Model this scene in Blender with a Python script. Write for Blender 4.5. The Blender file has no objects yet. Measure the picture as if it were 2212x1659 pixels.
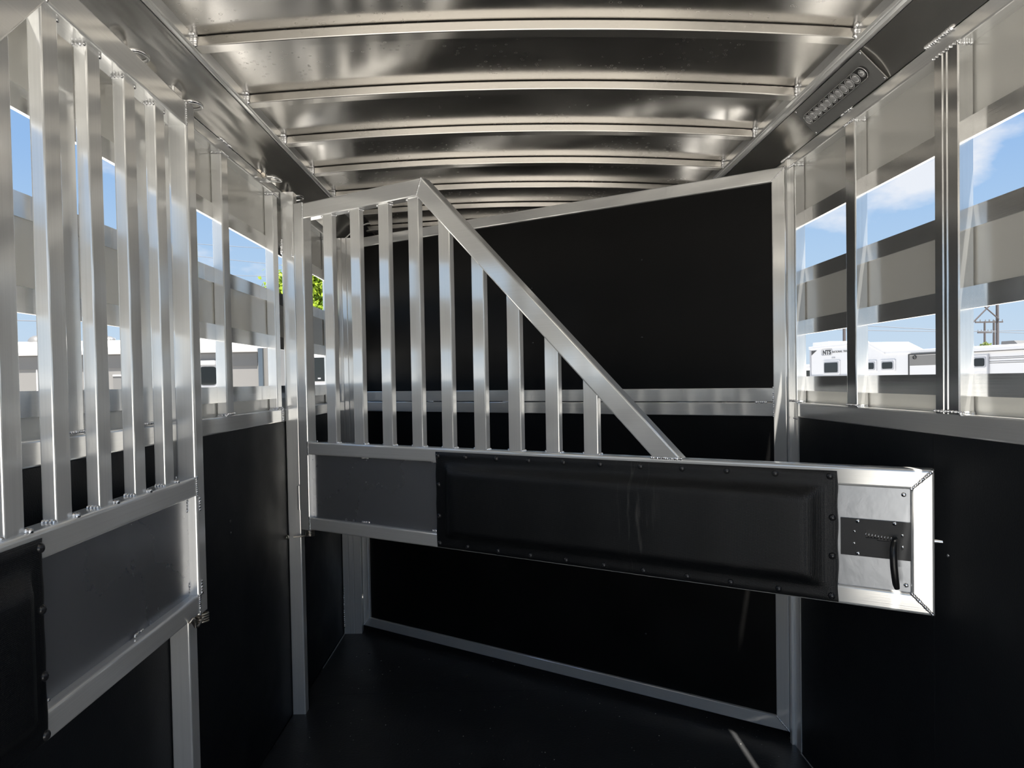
import bpy, math, random
import numpy as np
from mathutils import Vector, Matrix
R_ = random.Random(7)
scene = bpy.context.scene
H = 1.389            # camera height above the trailer floor; heights below are relative to the camera
GZ = -0.50           # outside ground level (floor = 0)

# ------------------------------------------------------------------ camera
FPX, W, Hpx, CYP = 1534.0, 2212.0, 1659.0, 856.7
def cam_axes(pi, ya, ro):
    cp, sp = math.cos(pi), math.sin(pi); cy, sy = math.cos(ya), math.sin(ya); cr, sr = math.cos(ro), math.sin(ro)
    f = Vector((sy*cp, cy*cp, sp)); r0 = Vector((cy, -sy, 0)); u0 = r0.cross(f)
    return cr*r0 + sr*u0, -sr*r0 + cr*u0, f
cr_, cu_, cf_ = cam_axes(-.0222, .0098, -.018)
cam_d = bpy.data.cameras.new('camera'); cam = bpy.data.objects.new('camera', cam_d)
scene.collection.objects.link(cam); scene.camera = cam
cam_d.sensor_width = 36; cam_d.lens = FPX / W * 36
cam_d.shift_y = (CYP - Hpx/2) / W
cam_d.clip_start = .02; cam_d.clip_end = 2000
cam.matrix_world = Matrix(((cr_[0], cu_[0], -cf_[0], 0), (cr_[1], cu_[1], -cf_[1], 0), (cr_[2], cu_[2], -cf_[2], H), (0, 0, 0, 1)))

# ------------------------------------------------------------------ world (sky with clouds)
SKY = .72
world = bpy.data.worlds.new('world'); scene.world = world; world.use_nodes = True
nt = world.node_tree; nt.nodes.clear()
def N(t, typ, **kw):
    n = t.nodes.new(typ)
    for k, v in kw.items(): setattr(n, k, v)
    return n
def ramp(t, stops, interp='LINEAR'):
    n = t.nodes.new('ShaderNodeValToRGB'); e = n.color_ramp.elements; n.color_ramp.interpolation = interp
    while len(e) > 1: e.remove(e[0])
    e[0].position = stops[0][0]; e[0].color = stops[0][1]
    for p, c in stops[1:]:
        x = e.new(p); x.color = c
    return n
tc = N(nt, 'ShaderNodeTexCoord'); sep = N(nt, 'ShaderNodeSeparateXYZ'); nt.links.new(tc.outputs['Generated'], sep.inputs[0])
grad = ramp(nt, [(0.0, (.55, .52, .46, 1)), (.498, (.55, .54, .50, 1)), (.502, (.60, .72, .84, 1)), (.56, (.46, .64, .85, 1)), (.64, (.30, .50, .82, 1)), (1, (.12, .26, .60, 1))])
mr = N(nt, 'ShaderNodeMapRange'); mr.inputs[1].default_value = -1; mr.inputs[2].default_value = 1
nt.links.new(sep.outputs[2], mr.inputs[0]); nt.links.new(mr.outputs[0], grad.inputs[0])
mp = N(nt, 'ShaderNodeMapping'); mp.inputs['Scale'].default_value = (2.2, 2.2, 4.6); mp.inputs['Location'].default_value = (2.7, 1.1, .3)
nt.links.new(tc.outputs['Generated'], mp.inputs[0])
nz = N(nt, 'ShaderNodeTexNoise'); nz.inputs['Scale'].default_value = 1.9; nz.inputs['Detail'].default_value = 9; nz.inputs['Roughness'].default_value = .52
nt.links.new(mp.outputs[0], nz.inputs[0])
cl = ramp(nt, [(.56, (0, 0, 0, 1)), (.66, (1, 1, 1, 1))]); nt.links.new(nz.outputs[0], cl.inputs[0])
hz = ramp(nt, [(.515, (0, 0, 0, 1)), (.56, (1, 1, 1, 1))]); nt.links.new(mr.outputs[0], hz.inputs[0])
mu = N(nt, 'ShaderNodeMath', operation='MULTIPLY'); nt.links.new(cl.outputs[0], mu.inputs[0]); nt.links.new(hz.outputs[0], mu.inputs[1])
mix = N(nt, 'ShaderNodeMixRGB'); mix.inputs[2].default_value = (.82, .86, .93, 1)
nt.links.new(mu.outputs[0], mix.inputs[0]); nt.links.new(grad.outputs[0], mix.inputs[1])
bg = N(nt, 'ShaderNodeBackground'); bg.inputs[1].default_value = SKY
nt.links.new(mix.outputs[0], bg.inputs[0])
wo = N(nt, 'ShaderNodeOutputWorld'); nt.links.new(bg.outputs[0], wo.inputs[0])

# ------------------------------------------------------------------ sun: high, from behind and slightly right
sun_d = bpy.data.lights.new('sun', 'SUN'); sun_d.energy = 13.0; sun_d.angle = math.radians(.53); sun_d.color = (1, .95, .86)
sun = bpy.data.objects.new('sun', sun_d); scene.collection.objects.link(sun)
sun.rotation_mode = 'QUATERNION'; sun.rotation_quaternion = Vector((.13, -.38, 1)).to_track_quat('Z', 'Y'); sun.location = (1, -3, 9)

scene.view_settings.view_transform = 'Standard'; scene.view_settings.look = 'None'
scene.view_settings.gamma = 1; scene.view_settings.use_curve_mapping = False
scene.view_settings.exposure = 0.5

# ------------------------------------------------------------------ materials
def new_mat(name):
    m = bpy.data.materials.new(name); m.use_nodes = True
    t = m.node_tree; return m, t, t.nodes['Principled BSDF']
def plain(name, col, rough=.5, metal=0, coat=0, bump=None, spec=None):
    m, t, b = new_mat(name)
    b.inputs['Base Color'].default_value = (*col, 1); b.inputs['Roughness'].default_value = rough; b.inputs['Metallic'].default_value = metal
    b.inputs['Coat Weight'].default_value = coat
    if spec is not None: b.inputs['Specular IOR Level'].default_value = spec
    if bump:
        c = N(t, 'ShaderNodeTexCoord'); n = N(t, 'ShaderNodeTexNoise'); n.inputs['Scale'].default_value = bump[0]; n.inputs['Detail'].default_value = 4
        t.links.new(c.outputs['Object'], n.inputs[0]); bp = N(t, 'ShaderNodeBump'); bp.inputs['Strength'].default_value = bump[1]; bp.inputs['Distance'].default_value = .01
        t.links.new(n.outputs[0], bp.inputs['Height']); t.links.new(bp.outputs[0], b.inputs['Normal'])
    return m
def alu(name, axis, col=(.90, .90, .885), rough=.12, streak=.03, metal=.5):
    """extruded aluminium, fine die lines along one axis"""
    m, t, b = new_mat(name)
    b.inputs['Metallic'].default_value = metal
    c = N(t, 'ShaderNodeTexCoord'); mp = N(t, 'ShaderNodeMapping')
    sc = [260, 260, 260]; sc[axis] = 1.5
    mp.inputs['Scale'].default_value = sc; t.links.new(c.outputs['Object'], mp.inputs[0])
    n = N(t, 'ShaderNodeTexNoise'); n.inputs['Scale'].default_value = 1; n.inputs['Detail'].default_value = 3; t.links.new(mp.outputs[0], n.inputs[0])
    n2 = N(t, 'ShaderNodeTexNoise'); n2.inputs['Scale'].default_value = 9; n2.inputs['Detail'].default_value = 5; t.links.new(c.outputs['Object'], n2.inputs[0])
    rr = N(t, 'ShaderNodeMapRange'); rr.inputs[1].default_value = .3; rr.inputs[2].default_value = .7; rr.inputs[3].default_value = rough-.02; rr.inputs[4].default_value = rough+.03
    t.links.new(n2.outputs[0], rr.inputs[0]); t.links.new(rr.outputs[0], b.inputs['Roughness'])
    cc = ramp(t, [(.3, (col[0]*.93, col[1]*.93, col[2]*.93, 1)), (.6, (*col, 1))])
    mx = N(t, 'ShaderNodeMixRGB'); mx.inputs[0].default_value = .3; t.links.new(n.outputs[0], mx.inputs[1]); t.links.new(n2.outputs[0], mx.inputs[2])
    t.links.new(mx.outputs[0], cc.inputs[0]); t.links.new(cc.outputs[0], b.inputs['Base Color'])
    bp = N(t, 'ShaderNodeBump'); bp.inputs['Strength'].default_value = streak; bp.inputs['Distance'].default_value = .002
    t.links.new(n.outputs[0], bp.inputs['Height']); t.links.new(bp.outputs[0], b.inputs['Normal'])
    return m
A_X, A_Y, A_Z = alu('aluminium_x', 0), alu('aluminium_y', 1), alu('aluminium_z', 2)
A_BOW = alu('aluminium_bow', 0, (.56, .54, .505), rough=.18, metal=.88)
A_SLAT = alu('aluminium_slat', 1, (.80, .80, .79), rough=.13, metal=.8)
A_STUD = alu('aluminium_stud', 2, (.80, .80, .79), rough=.14, metal=.88)

def sheet(name, scale, wave, rough=.16, col=(.74, .73, .70), spots=True, stretch=1):
    m, t, b = new_mat(name); b.inputs['Metallic'].default_value = 1
    c = N(t, 'ShaderNodeTexCoord')
    n = N(t, 'ShaderNodeTexNoise'); n.inputs['Scale'].default_value = scale; n.inputs['Detail'].default_value = 1.5; ms_ = N(t, 'ShaderNodeMapping'); ms_.inputs['Scale'].default_value = (1, stretch, 1); t.links.new(c.outputs['Object'], ms_.inputs[0]); t.links.new(ms_.outputs[0], n.inputs[0])
    bp = N(t, 'ShaderNodeBump'); bp.inputs['Strength'].default_value = wave; bp.inputs['Distance'].default_value = .05
    t.links.new(n.outputs[0], bp.inputs['Height']); t.links.new(bp.outputs[0], b.inputs['Normal'])
    n2 = N(t, 'ShaderNodeTexNoise'); n2.inputs['Scale'].default_value = 3; n2.inputs['Detail'].default_value = 8; t.links.new(c.outputs['Object'], n2.inputs[0])
    rr = N(t, 'ShaderNodeMapRange'); rr.inputs[1].default_value = .3; rr.inputs[2].default_value = .7; rr.inputs[3].default_value = rough-.04; rr.inputs[4].default_value = rough+.08
    t.links.new(n2.outputs[0], rr.inputs[0])
    base = ramp(t, [(0, (col[0]*.93, col[1]*.93, col[2]*.93, 1)), (1, (*col, 1))]); t.links.new(n2.outputs[0], base.inputs[0])
    out, ro = base.outputs[0], rr.outputs[0]
    if spots:   # dried water drops gathered in drifts
        v = N(t, 'ShaderNodeTexVoronoi', feature='F1'); v.inputs['Scale'].default_value = 44; v.inputs['Randomness'].default_value = 1; t.links.new(c.outputs['Object'], v.inputs[0])
        rg = ramp(t, [(0, (0, 0, 0, 1)), (.14, (0, 0, 0, 1)), (.19, (1, 1, 1, 1)), (.24, (0, 0, 0, 1))]); t.links.new(v.outputs['Distance'], rg.inputs[0])
        n3 = N(t, 'ShaderNodeTexNoise'); n3.inputs['Scale'].default_value = 4.5; t.links.new(c.outputs['Object'], n3.inputs[0])
        mk = ramp(t, [(.52, (0, 0, 0, 1)), (.60, (1, 1, 1, 1))]); t.links.new(n3.outputs[0], mk.inputs[0])
        m2 = N(t, 'ShaderNodeMath', operation='MULTIPLY'); t.links.new(rg.outputs[0], m2.inputs[0]); t.links.new(mk.outputs[0], m2.inputs[1])
        ad = N(t, 'ShaderNodeMath', operation='MULTIPLY_ADD'); ad.inputs[1].default_value = .14; t.links.new(m2.outputs[0], ad.inputs[0]); t.links.new(rr.outputs[0], ad.inputs[2]); ro = ad.outputs[0]
    t.links.new(ro, b.inputs['Roughness']); t.links.new(out, b.inputs['Base Color'])
    return m
def half(m, v):
    m.node_tree.nodes['Principled BSDF'].inputs['Metallic'].default_value = v; return m
CEIL = sheet('roof_sheet', 2.2, .05, .17, (.55, .53, .50))
COVE = half(sheet('cove_sheet', 13.0, .22, .17, (.70, .68, .64), spots=False, stretch=.12), .85)
half(CEIL, .93)
KICK = sheet('divider_sheet', 5, .08, .26, (.36, .37, .395))
KICK.node_tree.nodes['Principled BSDF'].inputs['Metallic'].default_value = .7

def panel_white():
    m, t, b = new_mat('prefinished_white')
    b.inputs['Base Color'].default_value = (.70, .69, .645, 1); b.inputs['Roughness'].default_value = .18; b.inputs['Coat Weight'].default_value = .4; b.inputs['Coat Roughness'].default_value = .05
    return m
WHITE = panel_white()
def rubber(name, col=(.0065, .0068, .0075), rough=.55, bscale=250, bstr=.25, lines=False, spec=.35):
    m, t, b = new_mat(name)
    c = N(t, 'ShaderNodeTexCoord'); n = N(t, 'ShaderNodeTexNoise'); n.inputs['Scale'].default_value = bscale; n.inputs['Detail'].default_value = 4; t.links.new(c.outputs['Object'], n.inputs[0])
    bp = N(t, 'ShaderNodeBump'); bp.inputs['Strength'].default_value = bstr; bp.inputs['Distance'].default_value = .002; t.links.new(n.outputs[0], bp.inputs['Height']); t.links.new(bp.outputs[0], b.inputs['Normal'])
    n2 = N(t, 'ShaderNodeTexNoise'); n2.inputs['Scale'].default_value = 3.5; n2.inputs['Detail'].default_value = 7; t.links.new(c.outputs['Object'], n2.inputs[0])
    cc = ramp(t, [(.3, (col[0]*.8, col[1]*.8, col[2]*.8, 1)), (.62, (*col, 1)), (.8, (col[0]*1.9, col[1]*1.9, col[2]*1.85, 1))]); t.links.new(n2.outputs[0], cc.inputs[0]); t.links.new(cc.outputs[0], b.inputs['Base Color'])
    rr = N(t, 'ShaderNodeMapRange'); rr.inputs[1].default_value = .3; rr.inputs[2].default_value = .7; rr.inputs[3].default_value = rough-.1; rr.inputs[4].default_value = rough+.12
    t.links.new(n2.outputs[0], rr.inputs[0]); t.links.new(rr.outputs[0], b.inputs['Roughness']); b.inputs['Specular IOR Level'].default_value = spec
    return m
LINING = rubber('rubber_lining', col=(.013, .0145, .017), rough=.5, spec=.25)
FLOORM = rubber('rubber_mat', col=(.032, .033, .035), rough=.36, bscale=90, bstr=.6, spec=.4)
PANELB = rubber('black_board', col=(.0055, .0055, .0055), rough=.5, bstr=.12, spec=.2)
def vinyl():
    m, t, b = new_mat('pad_vinyl')
    c = N(t, 'ShaderNodeTexCoord'); mp = N(t, 'ShaderNodeMapping'); mp.inputs['Scale'].default_value = (1, 1, 1); t.links.new(c.outputs['Object'], mp.inputs[0])
    v = N(t, 'ShaderNodeTexVoronoi'); v.inputs['Scale'].default_value = 330; v.inputs['Randomness'].default_value = .15; t.links.new(mp.outputs[0], v.inputs[0])
    bp = N(t, 'ShaderNodeBump'); bp.inputs['Strength'].default_value = .6; bp.inputs['Distance'].default_value = .0015; t.links.new(v.outputs['Distance'], bp.inputs['Height']); t.links.new(bp.outputs[0], b.inputs['Normal'])
    # chalky scuffs near the middle of the pad
    se = N(t, 'ShaderNodeSeparateXYZ'); t.links.new(c.outputs['Object'], se.inputs[0])
    rx = ramp(t, [(.0, (0, 0, 0, 1)), (.06, (1, 1, 1, 1)), (.11, (1, 1, 1, 1)), (.17, (0, 0, 0, 1))])
    mx_ = N(t, 'ShaderNodeMapRange'); mx_.inputs[1].default_value = 1.36; mx_.inputs[2].default_value = 2.36; t.links.new(se.outputs[0], mx_.inputs[0]); t.links.new(mx_.outputs[0], rx.inputs[0])
    m3 = N(t, 'ShaderNodeMapping'); m3.inputs['Scale'].default_value = (60, 1, 7); t.links.new(c.outputs['Object'], m3.inputs[0])
    n = N(t, 'ShaderNodeTexNoise'); n.inputs['Scale'].default_value = 1; n.inputs['Detail'].default_value = 3; t.links.new(m3.outputs[0], n.inputs[0])
    sr = ramp(t, [(.55, (0, 0, 0, 1)), (.72, (.6, .6, .6, 1))]); t.links.new(n.outputs[0], sr.inputs[0])
    mm = N(t, 'ShaderNodeMath', operation='MULTIPLY'); t.links.new(rx.outputs[0], mm.inputs[0]); t.links.new(sr.outputs[0], mm.inputs[1])
    mc = N(t, 'ShaderNodeMixRGB'); mc.inputs[1].default_value = (.0075, .008, .009, 1); mc.inputs[2].default_value = (.09, .085, .08, 1); t.links.new(mm.outputs[0], mc.inputs[0])
    t.links.new(mc.outputs[0], b.inputs['Base Color']); b.inputs['Roughness'].default_value = .42; b.inputs['Specular IOR Level'].default_value = .4
    return m
VINYL = vinyl()
WELD = plain('weld_bead', (.86, .86, .87), .2, 1, bump=(160, .3))
STEEL = plain('zinc_steel', (.62, .57, .50), .3, 1)
CHROME = plain('bright_steel', (.78, .78, .78), .12, 1)
BLACKP = plain('black_powder_coat', (.018, .019, .021), .45, 0, bump=(600, .08))
BLACKG = plain('black_grip', (.012, .012, .013), .3, 0)
BLACKR = plain('black_rivet', (.022, .022, .024), .22)
LATCHPL = plain('brushed_plate', (.42, .44, .47), .3, .8, bump=(30, .05))
GREYPL = plain('galvanised_plate', (.34, .34, .33), .42, .5, bump=(40, .1))
LENS = plain('lamp_lens', (.55, .55, .55), .12, .35)
LENSB = plain('lamp_body', (.05, .05, .05), .35)
NOSE = plain('black_nose_liner', (.008, .008, .009), .35)
GROUND = plain('gravel_lot', (.46, .445, .42), .95, bump=(4, .3))
T_WHITE = plain('trailer_white', (.62, .62, .635), .35, coat=.3)
T_GREY = plain('trailer_grey', (.12, .12, .12), .4)
T_GREY2 = plain('trailer_light_grey', (.155, .152, .149), .4)
T_DARK = plain('dark_glass', (.012, .014, .014), .06)
T_TRIM = plain('trailer_trim', (.34, .35, .38), .4)
T_BLACK = plain('trailer_black', (.02, .02, .022), .4)
T_ROOF = plain('trailer_roof', (.80, .80, .80), .5)
WOOD = plain('weathered_pole', (.06, .053, .055), .9)
WIRE = plain('cable', (.12, .13, .15), .7)
BARK = plain('bark', (.09, .06, .04), .9)
def leafm(name, a, b_):
    m, t, b = new_mat(name)
    oi = N(t, 'ShaderNodeTexCoord'); n = N(t, 'ShaderNodeTexNoise'); n.inputs['Scale'].default_value = 2.2; n.inputs['Detail'].default_value = 6; t.links.new(oi.outputs['Object'], n.inputs[0])
    r = ramp(t, [(.35, (*a, 1)), (.65, (*b_, 1))]); t.links.new(n.outputs[0], r.inputs[0]); t.links.new(r.outputs[0], b.inputs['Base Color'])
    b.inputs['Roughness'].default_value = .6
    tr = N(t, 'ShaderNodeBsdfTranslucent'); t.links.new(r.outputs[0], tr.inputs[0]); ms = N(t, 'ShaderNodeMixShader'); ms.inputs[0].default_value = .4
    t.links.new(b.outputs[0], ms.inputs[1]); t.links.new(tr.outputs[0], ms.inputs[2]); t.links.new(ms.outputs[0], t.nodes['Material Output'].inputs[0])
    return m
LEAF = leafm('leaf_green', (.10, .20, .02), (.42, .52, .05))
LEAF2 = leafm('leaf_dull', (.08, .12, .03), (.22, .26, .07))

# ------------------------------------------------------------------ mesh builder
class MB:
    def __init__(s): s.v = []; s.f = []; s.smooth = []
    def add(s, vs, fs, smooth=False):
        o = len(s.v); s.v += [tuple(v) for v in vs]; s.f += [tuple(i+o for i in f) for f in fs]; s.smooth += [smooth]*len(fs); return s
    def box(s, x0, x1, y0, y1, z0, z1):
        vs = [(x, y, z) for x in (x0, x1) for y in (y0, y1) for z in (z0, z1)]
        return s.add(vs, [(0, 1, 3, 2), (4, 6, 7, 5), (0, 4, 5, 1), (2, 3, 7, 6), (0, 2, 6, 4), (1, 5, 7, 3)])
    def prism(s, sec, p0, p1, ux, uy, n0=None, n1=None, smooth=False, caps=True):
        """section swept from p0 to p1; n0/n1 = normals of the cutting planes (mitres)"""
        p0, p1, ux, uy = Vector(p0), Vector(p1), Vector(ux), Vector(uy); d = (p1-p0).normalized(); n = len(sec); vs = []
        for p, nn in ((p0, n0), (p1, n1)):
            nn = Vector(nn) if nn is not None else d
            for a, b in sec:
                q = ux*a + uy*b
                vs.append(p + q - d*(q.dot(nn)/d.dot(nn)))
        fs = [(i, (i+1) % n, n+(i+1) % n, n+i) for i in range(n)]
        s.add(vs, fs, smooth)
        if caps: s.add(vs[:n], [tuple(range(n))[::-1]]); s.add(vs[n:], [tuple(range(n))])
        return s
    def tube(s, pts, r, seg=10, caps=True, closed=False):
        pts = [Vector(p) for p in pts]; n = len(pts); rs = r if isinstance(r, (list, tuple)) else [r]*n
        vs = []; prev = None
        for i, p in enumerate(pts):
            a = pts[(i-1) % n] if (closed or i > 0) else p; b = pts[(i+1) % n] if (closed or i < n-1) else p
            t = (b-a).normalized()
            if prev is None:
                x = t.orthogonal().normalized()
            else:
                x = (prev - t*prev.dot(t)).normalized()
            prev = x; y = t.cross(x)
            for k in range(seg):
                an = 2*math.pi*k/seg; vs.append(p + (x*math.cos(an) + y*math.sin(an))*rs[i])
        fs = []
        for i in range(n if closed else n-1):
            j = (i+1) % n
            for k in range(seg):
                k2 = (k+1) % seg; fs.append((i*seg+k, i*seg+k2, j*seg+k2, j*seg+k))
        s.add(vs, fs, True)
        if caps and not closed: s.add(vs[:seg], [tuple(range(seg))[::-1]]); s.add(vs[-seg:], [tuple(range(seg))])
        return s
    def dome(s, c, n, r, h, seg=12, rings=4):
        c, n = Vector(c), Vector(n).normalized(); x = n.orthogonal().normalized(); y = n.cross(x); vs = []
        for j in range(rings):
            a = j/rings*math.pi/2
            for k in range(seg):
                b = 2*math.pi*k/seg; vs.append(c + (x*math.cos(b)+y*math.sin(b))*r*math.cos(a) + n*h*math.sin(a))
        vs.append(c+n*h); fs = []
        for j in range(rings-1):
            for k in range(seg):
                k2 = (k+1) % seg; fs.append((j*seg+k, j*seg+k2, (j+1)*seg+k2, (j+1)*seg+k))
        for k in range(seg): fs.append(((rings-1)*seg+k, (rings-1)*seg+(k+1) % seg, rings*seg))
        return s.add(vs, fs, True)
    def build(s, name, mat, parent=None, kind=None, label=None):
        org = Vector((0, 0, 0))
        me = bpy.data.meshes.new(name)
        me.from_pydata([tuple(v) for v in s.v], [], s.f); me.materials.append(mat)
        me.polygons.foreach_set('use_smooth', s.smooth)
        me.validate(); me.update()
        o = bpy.data.objects.new(name, me); scene.collection.objects.link(o)
        if parent: o.parent = parent
        if kind: o['kind'] = kind
        if label: o['label'] = label
        return o
def rrect(w, h, r, seg=3, ox=0, oy=0):
    """rounded rectangle section spanning ox..ox+w, oy..oy+h"""
    out = []
    for cx, cy, a0 in ((ox+w-r, oy+h-r, 0), (ox+r, oy+h-r, 90), (ox+r, oy+r, 180), (ox+w-r, oy+r, 270)):
        for k in range(seg+1):
            a = math.radians(a0 + 90*k/seg); out.append((cx+r*math.cos(a), cy+r*math.sin(a)))
    return out
def empty(name, loc, rz=0, label=None, cat=None, group=None, kind=None):
    o = bpy.data.objects.new(name, None); scene.collection.objects.link(o); o.empty_display_size = .1
    o.location = loc; o.rotation_euler = (0, 0, rz)
    for k, v in (('label', label), ('category', cat), ('group', group), ('kind', kind)):
        if v: o[k] = v
    return o
def tag(o, label, cat, group=None):
    o['label'] = label; o['category'] = cat
    if group: o['group'] = group
    return o
def copy_tree(o, parent=None):
    c = o.copy(); scene.collection.objects.link(c)
    if parent: c.parent = parent; c.matrix_parent_inverse = o.matrix_parent_inverse.copy()
    for ch in list(o.children): copy_tree(ch, c)
    return c
_weld = {}
def weld(parent, p, d, length, n=None, r=.006, name='weld_bead'):
    """row of overlapping solidified puddles from p along d"""
    p, d = Vector(p), Vector(d).normalized(); m = MB(); k = n or max(3, int(length/.006))
    up = Vector((0, 0, 1)) if abs(d.z) < .8 else Vector((1, 0, 0)); sd = d.cross(up).normalized()
    for i in range(k):
        q = p + d*(length*(i/(k-1)-.5)) + sd*R_.uniform(-.1, .1)*r
        rr = r*R_.uniform(.85, 1.15)
        pts = []
        m.dome(q, Vector((0, -1, 0)), rr, rr*.6, 8, 3); m.dome(q, Vector((0, 1, 0)), rr, rr*.6, 8, 3)
    return m.build(name, WELD, parent)

# =================================================================== STRUCTURE
YB, YF = -.42, 4.62          # rear opening, front bulkhead
XR, XL = 1.07, -.920          # inner faces of the wall linings
SR, SL = 1.105, -.952         # inner faces of the outer skins
# ground outside
MB().add([(-400, -300, GZ), (400, -300, GZ), (400, 500, GZ), (-400, 500, GZ)], [(0, 1, 2, 3)]).build('ground', GROUND, kind='structure')
# floor with rubber mats
fl = MB().box(SL-.03, SR+.03, YB, YF, -.06, -.014).build('floor', plain('deck', (.3, .3, .3), .4, 1), kind='structure')
ys = [YB+.01, .65, 1.915, 3.155, YF-.03]
for a, b in zip(ys[:-1], ys[1:]):
    m = MB(); nx, ny = 40, 20
    m.box(XL+.004, XR-.004, a+.0015, b-.0015, -.0135, 0)
    m.build('rubber_mat', FLOORM, fl)
# loose specks on the floor: nobody could count them
m = MB()
for i in range(150):
    x, y = R_.uniform(-.8, 1.0), R_.uniform(2.3, 3.6); s_ = R_.choice([.0012, .0012, .0018, .0025])
    m.dome((x, y, .0), (0, 0, 1), s_, s_*.7, 6, 2)
sp = m.build('floor_specks', plain('speck', (.75, .72, .66), .7), fl, kind='stuff')

BANDS = [  # rel z0, z1, inset, name, material
    (.553, .603, 0, 'slat_band', A_SLAT), (.603, .80, .005, 'header_panel', WHITE),
    (.341, .391, 0, 'slat_band', A_SLAT), (.204, .341, .005, 'slat_panel', WHITE), (.152, .204, 0, 'slat_band', A_SLAT),
    (-.056, -.003, 0, 'slat_band', A_SLAT), (-.12, -.056, .005, 'sill_panel', WHITE)]
def side_wall(name, sgn, xi, xs, studs, seams, lining_ranges):
    w = MB()
    # lower outer skin is the wall mesh itself
    a, b = sorted((xs+sgn*.006, xs+sgn*.025)); w.box(a, b, YB, YF, -.05, H-.10)
    wall = w.build(name, T_WHITE, kind='structure')
    for z0, z1, ins, nm, mt in BANDS:
        a, b = sorted((xs+sgn*ins, xs+sgn*(.010))); MB().box(a, b, YB, YF, H+z0, H+z1).build(nm, mt, wall)
        if nm == 'slat_band':   # rolled lip on the edge of the opening
            pass
    # rub rail over the lining, and the top rail
    a, b = sorted((0, sgn*(abs(xs-xi)+.01)))
    for nm, z0, z1 in (('lower_rail', -.153, -.099), ('upper_rail', .772, .812)):
        sec = [(x+xi if sgn > 0 else x+xi, z) for x, z in rrect(b-a, z1-z0, .005, 3, a, z0)]
        MB().prism([(x, z+H) for x, z in sec], (0, YB, 0), (0, YF, 0), (1, 0, 0), (0, 0, 1)).build(nm, A_Y, wall)
    for y0, y1 in lining_ranges:
        a, b = sorted((xi, xi+sgn*.018)); MB().box(a, b, y0+.001, y1-.001, .0, H-.153).build('lining_panel', LINING, wall)
    for y0, y1 in studs:
        m = MB(); wd = y1-y0; dp = abs(xs-xi)
        a, b = sorted((xi, xs+sgn*.004))
        if wd > .08:   # wide fluted stud
            x0, x1 = (a, b); e = .0025; fx = []
            face = xi; s = sgn
            prof = [(face, y0+.003), (face, y0+wd*.40), (face+s*e, y0+wd*.42), (face+s*e, y0+wd*.46), (face, y0+wd*.48), (face, y0+wd*.58), (face+s*e, y0+wd*.60), (face+s*e, y0+wd*.64), (face, y0+wd*.66), (face, y1-.003), (face+s*.003, y1), (xs, y1), (xs, y0), (face+s*.003, y0)]
            m.prism(prof, (0, 0, H-.099), (0, 0, H+.772), (1, 0, 0), (0, 1, 0))
        else:
            m.prism(rrect(b-a, wd, .004, 3, a, y0), (0, 0, H-.099), (0, 0, H+.772), (1, 0, 0), (0, 1, 0))
        st = m.build('stud', A_STUD if sgn > 0 else A_Z, wall)
        # welds at head and foot (near edge) of the stud
        for z in (-.097, .769):
            weld(wall, ((xi+xs)/2, y0-.002, H+z), (1, 0, 0), .028, 6, .0055)
            if y0 < 3: weld(wall, (xi-sgn*.001, (y0+y1)/2, H+z+.004), (0, 1, 0), wd, 8, .004)
    return wall
studs_r = [(YB+.01, YB+.07), (-.05, .01), (.4, .46), (.85, .91), (1.22, 1.28), (1.662, 1.756), (2.152, 2.212), (2.598, 2.65), (3.05, 3.11), (3.5, 3.56), (3.95, 4.01)]
studs_l = [(YB+.01, YB+.07), (-.05, .01), (.4, .46), (.85, .91), (1.20, 1.26), (1.50, 1.56), (1.81, 1.87), (2.362, 2.418), (2.882, 2.938), (3.33, 3.39), (3.78, 3.84)]
wall_r = side_wall('wall_right', 1, XR, SR, studs_r, [], [(YB, .56), (.56, 1.765), (1.765, 2.575), (2.65, YF)])
wall_l = side_wall('wall_left', -1, XL, SL, studs_l, [], [(YB, .7), (.7, 1.915), (1.915, 2.975), (2.975, YF)])
for xa_, ya_, yb_ in ((XR-.0075, YB, 2.57), (XL+.004, 3.45, 3.92)): MB().box(xa_, xa_+.0035, ya_, yb_, .0, .002).build('edge_strip', A_Y, fl)
# full height jamb strip on the right wall behind the tack-room door
MB().box(XR-.003, XR+.02, 2.575, 2.652, .0, H-.099).build('jamb_strip', A_Z, wall_r)
MB().box(XR-.012, XR+.02, 2.634, 2.652, .0, H+.80).build('jamb_strip', A_Z, wall_r)
weld(wall_r, (XR-.002, 2.60, H-.156), (0, 1, 0), .03, 5, .004)
weld(wall_r, (XR-.002, 1.73, H+.812), (0, 1, 0), .10, 14, .007)
weld(wall_r, (XR-.002, 2.20, H+.812), (0, 1, 0), .06, 9, .006)
weld(wall_r, (XR-.002, 2.66, H+.812), (0, 1, 0), .09, 12, .006)
weld(wall_l, (XL+.002, 2.40, H+.812), (0, 1, 0), .09, 12, .006)
# screws on the linings
def screw_on(parent, p, n, r=.0045, mat=None, name='screw'):
    return MB().dome(p, n, r, r*.5, 10, 3).build(name, mat or CHROME, parent)
screw_on(wall_r, (XR, 1.707, H-.444), (-1, 0, 0), .004)
for y, z in ((2.36, -.45), (2.36, .9-H), (1.3, -1.05), (1.15, -.75)):
    screw_on(wall_l, (XL, y, H+z), (1, 0, 0), .006, BLACKR)
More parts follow.
